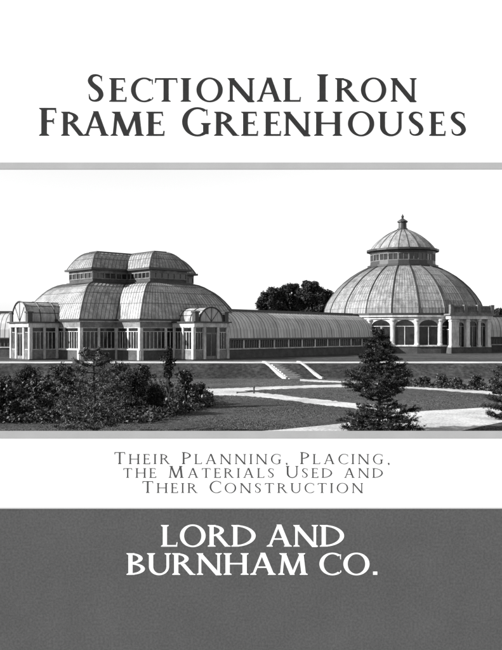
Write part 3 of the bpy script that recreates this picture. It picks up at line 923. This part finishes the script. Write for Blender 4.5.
# ------------------------------------------------------------------ lettering: roman capitals drawn as strokes
def glyph(ch, t, h):
    """strokes of a capital one unit high: ('p', polygon) or ('s', side A, side B); returns strokes and width"""
    G = []
    b = 0.065
    def poly_(*p): G.append(('p', list(p)))
    def foot(x0, x1, y=0.0, up=1):
        poly_((x0 - b, y), (x1 + b, y), (x1 + b, y + up * 0.032), (x1, y + up * 0.085), (x0, y + up * 0.085), (x0 - b, y + up * 0.032))
    def stem(x, w=t, y0=0.0, y1=1.0, feet=True):
        poly_((x, y0), (x + w, y0), (x + w, y1), (x, y1))
        if feet:
            foot(x, x + w, y0); foot(x, x + w, y1, -1)
    def hbar(x0, x1, y, w=h):
        poly_((x0, y), (x1, y), (x1, y + w), (x0, y + w))
    def tip(x, y, dy, w=0.04):
        poly_((x - w, y), (x, y), (x + 0.012, y + dy), (x - 0.022, y + dy))
    def diag(x0, y0, x1, y1, w):
        poly_((x0 - w / 2, y0), (x0 + w / 2, y0), (x1 + w / 2, y1), (x1 - w / 2, y1))
    def arc(cx, cy, rx, ry, a0, a1, tt=t, hh=h, n=28):
        A, B = [], []
        for k in range(n + 1):
            a = math.radians(a0 + (a1 - a0) * k / n)
            A.append((cx + rx * math.cos(a), cy + ry * math.sin(a)))
            B.append((cx + (rx - tt) * math.cos(a), cy + (ry - hh) * math.sin(a)))
        G.append(('s', A, B))
    x = b
    if ch == 'I': stem(x); w = t + 2 * b
    elif ch == 'L': stem(x); hbar(x, 0.58, 0); tip(0.58, h, 0.13); w = 0.6
    elif ch in 'EF':
        stem(x); hbar(x, 0.50, 1 - h); tip(0.50, 1 - h, -0.11); hbar(x + t, 0.43, 0.49); tip(0.43, 0.49 + h, 0.06); tip(0.43, 0.49, -0.06)
        w = 0.53
        if ch == 'E': hbar(x, 0.54, 0); tip(0.54, h, 0.13); w = 0.57
    elif ch == 'T':
        w = 0.76; stem(w / 2 - t / 2); hbar(0.03, w - 0.03, 1 - h); tip(w - 0.03, 1 - h, -0.13)
        poly_((0.03, 1 - h), (0.07, 1 - h), (0.052, 1 - h - 0.13), (0.018, 1 - h - 0.13))
    elif ch == 'H': w = 0.88; stem(x); stem(w - b - t); hbar(x + t, w - b - t, 0.48)
    elif ch == 'N':
        w = 0.92; tn = t * 0.62
        stem(x + 0.02, tn); stem(w - b - tn - 0.02, tn)
        diag(x + 0.04, 1.0, w - b - tn / 2 - 0.02, -0.02, t * 1.25)
    elif ch == 'M':
        w = 1.12; tn = t * 0.6
        diag(0.16, 0, 0.235, 1, tn); foot(0.16 - tn / 2, 0.16 + tn / 2)
        diag(0.24, 1.0, 0.55, 0.0, t * 1.1); diag(0.55, 0.0, 0.86, 1.0, tn)
        diag(0.86, 1.0, 0.95, 0, t * 1.05); foot(0.95 - t / 2, 0.95 + t / 2)
        foot(0.24 - t * .55, 0.24 + t * 0.3, 1, -1); foot(0.86 - t * .3, 0.86 + t * 0.5, 1, -1)
    elif ch == 'A':
        w = 0.90; tn = t * 0.6
        diag(0.12, 0, 0.43, 1.0, tn); diag(0.45, 1.02, 0.77, 0, t * 1.15)
        foot(0.12 - tn / 2, 0.12 + tn / 2); foot(0.77 - t / 2, 0.77 + t / 2); hbar(0.22, 0.66, 0.32, h * 0.9)
    elif ch == 'U':
        w = 0.84; tn = t * 0.62
        stem(x, t, 0.36, 1.0, False); foot(x, x + t, 1, -1)
        stem(w - b - tn, tn, 0.36, 1.0, False); foot(w - b - tn, w - b, 1, -1)
        A, B = [], []
        cx, rx = (x + w - b) / 2, (w - 2 * b) / 2
        for k in range(21):
            a = math.pi * (1 + k / 20)
            th = t + (tn - t) * k / 20
            A.append((cx + rx * math.cos(a), 0.38 + 0.40 * math.sin(a)))
            ix0, ix1 = x + t, w - b - tn
            B.append(((ix0 + ix1) / 2 + (ix1 - ix0) / 2 * math.cos(a), 0.38 + (0.40 - h * 1.2) * math.sin(a)))
        G.append(('s', A, B))
    elif ch == 'D': w = 0.90; stem(x); arc(x + t * .5, 0.5, w - x - t * .5 - 0.03, 0.5, -90, 90)
    elif ch == 'P': w = 0.62; stem(x); arc(x + t * .5, 0.72, w - x - t * .5 - 0.02, 0.28, -90, 90)
    elif ch == 'R':
        w = 0.80; stem(x); arc(x + t * .5, 0.74, 0.58 - x - t * .5, 0.26, -90, 90)
        diag(0.36, 0.52, 0.70, 0.0, t * 1.12); poly_((0.62, 0), (w + 0.02, 0), (w + 0.02, 0.03), (0.70, 0.075))
    elif ch == 'B':
        w = 0.68; stem(x); arc(x + t * .5, 0.755, 0.57 - x - t * .5, 0.245, -90, 90); arc(x + t * .5, 0.275, w - 0.03 - x - t * .5, 0.275, -90, 90)
    elif ch == 'O': w = 0.98; arc(0.49, 0.5, 0.46, 0.525, 90, 270); arc(0.49, 0.5, 0.46, 0.525, -90, 90)
    elif ch in 'CG':
        w = 0.80 if ch == 'C' else 0.90
        arc(0.49, 0.5, 0.46, 0.525, 52, 308)
        poly_((0.745, 0.93), (0.79, 0.95), (0.79, 0.72), (0.765, 0.72))
        if ch == 'C': poly_((0.745, 0.07), (0.80, 0.12), (0.80, 0.20), (0.775, 0.20))
        else:
            stem(0.66, t, 0.06, 0.46, False); foot(0.66, 0.66 + t, 0.46, -1); hbar(0.62, 0.70, 0.045, h)
    elif ch == 'S':
        w = 0.56
        c = [(.475, .80), (.44, .91), (.31, .965), (.16, .92), (.10, .77), (.17, .63), (.29, .52), (.41, .40), (.46, .24), (.39, .09), (.25, .035), (.12, .08), (.07, .22)]
        ww = [.03, h * .9, h, t * .7, t * .95, t * 1.05, t * 1.1, t * 1.05, t * .95, t * .7, h, h * .9, .03]
        A, B = [], []
        pts = []
        for k in range(len(c) - 1):
            p0, p1, p2, p3 = (np.array(c[min(max(k + q, 0), len(c) - 1)]) for q in (-1, 0, 1, 2))
            for s in range(4):
                q = s / 4
                p = 0.5 * (2 * p1 + (p2 - p0) * q + (2 * p0 - 5 * p1 + 4 * p2 - p3) * q * q + (3 * p1 - p0 - 3 * p2 + p3) * q ** 3)
                pts.append((p, ww[k] * (1 - q) + ww[k + 1] * q))
        pts.append((np.array(c[-1]), ww[-1]))
        for k, (p, wd) in enumerate(pts):
            d = pts[min(k + 1, len(pts) - 1)][0] - pts[max(k - 1, 0)][0]
            d = d / (np.linalg.norm(d) + 1e-9)
            nn_ = np.array([-d[1], d[0]])
            A.append(tuple(p + nn_ * wd / 2)); B.append(tuple(p - nn_ * wd / 2))
        G.append(('s', A, B))
        poly_((.455, .92), (.49, .95), (.49, .74), (.465, .74)); poly_((.06, .10), (.09, .07), (.08, .28), (.05, .28))
    elif ch == '.': w = 0.24; poly_((0.05, 0), (0.20, 0), (0.20, 0.15), (0.05, 0.15))
    elif ch == ',': w = 0.24; poly_((0.06, 0.0), (0.14, -0.12), (0.19, -0.02), (0.18, 0.12), (0.06, 0.12))
    return G, w

def letters(name, items, depth, mat, parent, t, h, to_world, eps):
    """items: (char, x0, x1, y_base, y_top) in the plane of the sign; every stroke is a raised piece of the sign"""
    m = MB()
    for ch, x0, x1, yb, yt in items:
        G, w = glyph(ch, t, h)
        sx, sy = (x1 - x0) / w, (yt - yb)
        for k, g in enumerate(G):
            front, back = depth + eps * (k + 1), 0.0
            if g[0] == 'p':
                loops = [g[1]]
            else:
                A, B = g[1], g[2]
                loops = [[A[q], A[q + 1], B[q + 1], B[q]] for q in range(len(A) - 1)]
            for lp_ in loops:
                pts = [(x0 + px_ * sx, yb + py_ * sy) for px_, py_ in lp_]
                ar = sum(pts[q][0] * pts[(q + 1) % len(pts)][1] - pts[(q + 1) % len(pts)][0] * pts[q][1] for q in range(len(pts)))
                if ar < 0: pts = pts[::-1]
                m.face([to_world(px_, py_, front) for px_, py_ in pts])
                if g[0] == 'p':
                    edges = [(q, (q + 1) % len(pts)) for q in range(len(pts))]
                    for q, r in edges:
                        m.face([to_world(*pts[q], front), to_world(*pts[q], back), to_world(*pts[r], back), to_world(*pts[r], front)])
            if g[0] == 's':
                for side in (g[1], g[2][::-1]):
                    for q in range(len(side) - 1):
                        a, b = side[q], side[q + 1]
                        a = (x0 + a[0] * sx, yb + a[1] * sy); b = (x0 + b[0] * sx, yb + b[1] * sy)
                        m.face([to_world(*a, front), to_world(*a, back), to_world(*b, back), to_world(*b, front)])
    return m.build(name, mat, parent)

def spread(text, x0, x1, y_base, cap, small, track=0.0, t=.14, h=.06, space=0.42, first_caps=True):
    """lay a line of capitals and small capitals out between two ends; '^' before a letter makes it a full capital"""
    seq = []
    big = False
    for ch in text:
        if ch == '^': big = True; continue
        if ch == ' ': seq.append((None, space * small)); continue
        s = cap if big else small
        seq.append(((ch, s), glyph(ch, t, h)[1] * s)); big = False
    total = sum(w for _, w in seq)
    gaps = len(seq) - 1
    tr = track * small
    k = (x1 - x0 - tr * gaps) / total
    x = x0; out = []
    for c, w in seq:
        if c: out.append((c[0], x, x + w * k, y_base, c[1]))
        x += w * k + tr
    return out

# ------------------------------------------------------------------ the book cover's title band, built as an added board behind the greenhouses
YB = 190.0
def S(v): return v * YB / F
tb = empty('cover_title_board', (0, YB, TERR), 0, 'added white board carrying the book cover title in dark roman lettering above a grey rail, high behind the domes', 'billboard')
def bz(y): return CAM_Z + (HORIZON - y) * YB / F - TERR
HW = 82.0
m = MB(); m.box(-HW, HW, 0, 0.3, bz(162.4), bz(-60)); m.build('panel', 'board_white', tb)
m = MB(); m.box(-HW - 0.4, HW + 0.4, -0.02, 0.34, bz(169.3), bz(162.4)); m.build('rail', 'rail_grey', tb)
for s in (-1, 1):
    m = MB()
    xx = s * (HW - 3)
    m.tube([(xx, 2.4, -1), (xx, 2.4, bz(-60))], [1.1, 0.9], 12)
    for k in range(6):
        z0 = k * bz(169) / 6
        m.tube([(xx, 2.4, z0), (xx, 12 - z0 * 0.2, 0)], 0.35, 6)
    m.build('post', 'rail_grey', tb)
def tworld(px_, y_, dep): return ((px_ - 251) * YB / F, -dep, bz(y_))
def line_items(spec, yb, cap_y, small_y):
    """spec: (char, x0, x1, is_capital) in pixels"""
    return [(c, x0, x1, yb, cap_y if big else small_y) for c, x0, x1, big in spec]
L1 = [('S', 87, 104, 1), ('E', 109, 127, 0), ('C', 130, 153, 0), ('T', 154, 178, 0), ('I', 180.5, 191, 0), ('O', 195.5, 223.5, 0), ('N', 227, 255, 0), ('A', 256.5, 281, 0), ('L', 283, 301, 0),
      ('I', 317, 328, 1), ('R', 335, 358.5, 0), ('O', 360, 387, 0), ('N', 390, 417, 0)]
L2 = [('F', 39, 57, 1), ('R', 61, 84.5, 0), ('A', 83, 108, 0), ('M', 109, 144.5, 0), ('E', 146, 165, 0), ('G', 181, 211, 1), ('R', 214, 238.5, 0), ('E', 241, 258.5, 0), ('E', 263.5, 281.5, 0),
      ('N', 283, 311, 0), ('H', 314, 342, 0), ('O', 347, 375, 0), ('U', 378, 403.5, 0), ('S', 408, 424, 0), ('E', 429, 446, 0), ('S', 450, 466.5, 0)]
letters('title_lettering', line_items(L1, 101.7, 74.2, 78.0), 0.02, 'letter_dark', tb, 0.165, 0.075, tworld, 0.003)
letters('title_lettering', line_items(L2, 135.8, 107.8, 111.6), 0.02, 'letter_dark', tb, 0.165, 0.075, tworld, 0.003)

# ------------------------------------------------------------------ the book cover's lower bands, built as an added wall before the lawn
YW = 12.4
sw = empty('cover_caption_wall', (0, YW, 0), 0, 'added wall carrying the lettered lower bands of the book cover, white above dark grey, in front of the lawn', 'wall')
def wz(y): return CAM_Z + (HORIZON - y) * YW / F
WW = 12.0
m = MB(); m.box(-WW, WW, 0.0, 0.5, -0.3, wz(507.6)); m.build('grey_panel', 'wall_grey', sw)
m = MB(); m.box(-WW, WW, -0.003, 0.503, wz(507.6), wz(438.3)); m.build('white_panel', 'wall_white', sw)
m = MB()
cp = [(-0.006, wz(438.3)), (0.506, wz(438.3)), (0.506, wz(438.3) + 0.02), (-0.006, wz(430.8))]
for k in range(4):
    a, b = cp[k], cp[(k + 1) % 4]
    m.face([(-WW - .02, *a), (WW + .02, *a), (WW + .02, *b), (-WW - .02, *b)])
m.face([(-WW - .02, *p) for p in cp[::-1]]); m.face([(WW + .02, *p) for p in cp])
m.build('coping', 'coping_grey', sw)
m = MB(); m.box(-WW, WW, -0.005, 0.0, wz(509.0), wz(507.65)); m.build('moulding', 'coping_grey', sw)
def wworld(px_, y_, dep): return ((px_ - 251) * YW / F, -dep, wz(y_))
def run(text, x0, x1, yb, cap, small, track, t, h, mat, dep, space=0.42):
    it = [(c, a, b, yb, yb - s) for c, a, b, _, s in spread(text, x0, x1, yb, cap, small, track, t, h, space)]
    letters('lettering', it, dep, mat, sw, t, h, wworld, 0.0002)
run('^THEIR ^PLANNING, ^PLACING,', 114, 390, 464, 12, 10, 0.34, 0.11, 0.06, 'letter_grey', 0.0042)
run('THE ^MATERIALS ^USED AND', 123, 383, 477.7, 11.8, 9.6, 0.34, 0.11, 0.06, 'letter_grey', 0.0042)
run('^THEIR ^CONSTRUCTION', 142, 363, 492.8, 11.8, 9.8, 0.34, 0.11, 0.06, 'letter_grey', 0.0042)
run('LORD AND', 161, 345, 546.6, 21.6, 21.6, 0.06, 0.15, 0.07, 'letter_white', 0.001, 0.26)
run('BURNHAM CO.', 126.5, 378.5, 574.8, 21.6, 21.6, 0.06, 0.15, 0.07, 'letter_white', 0.001, 0.26)
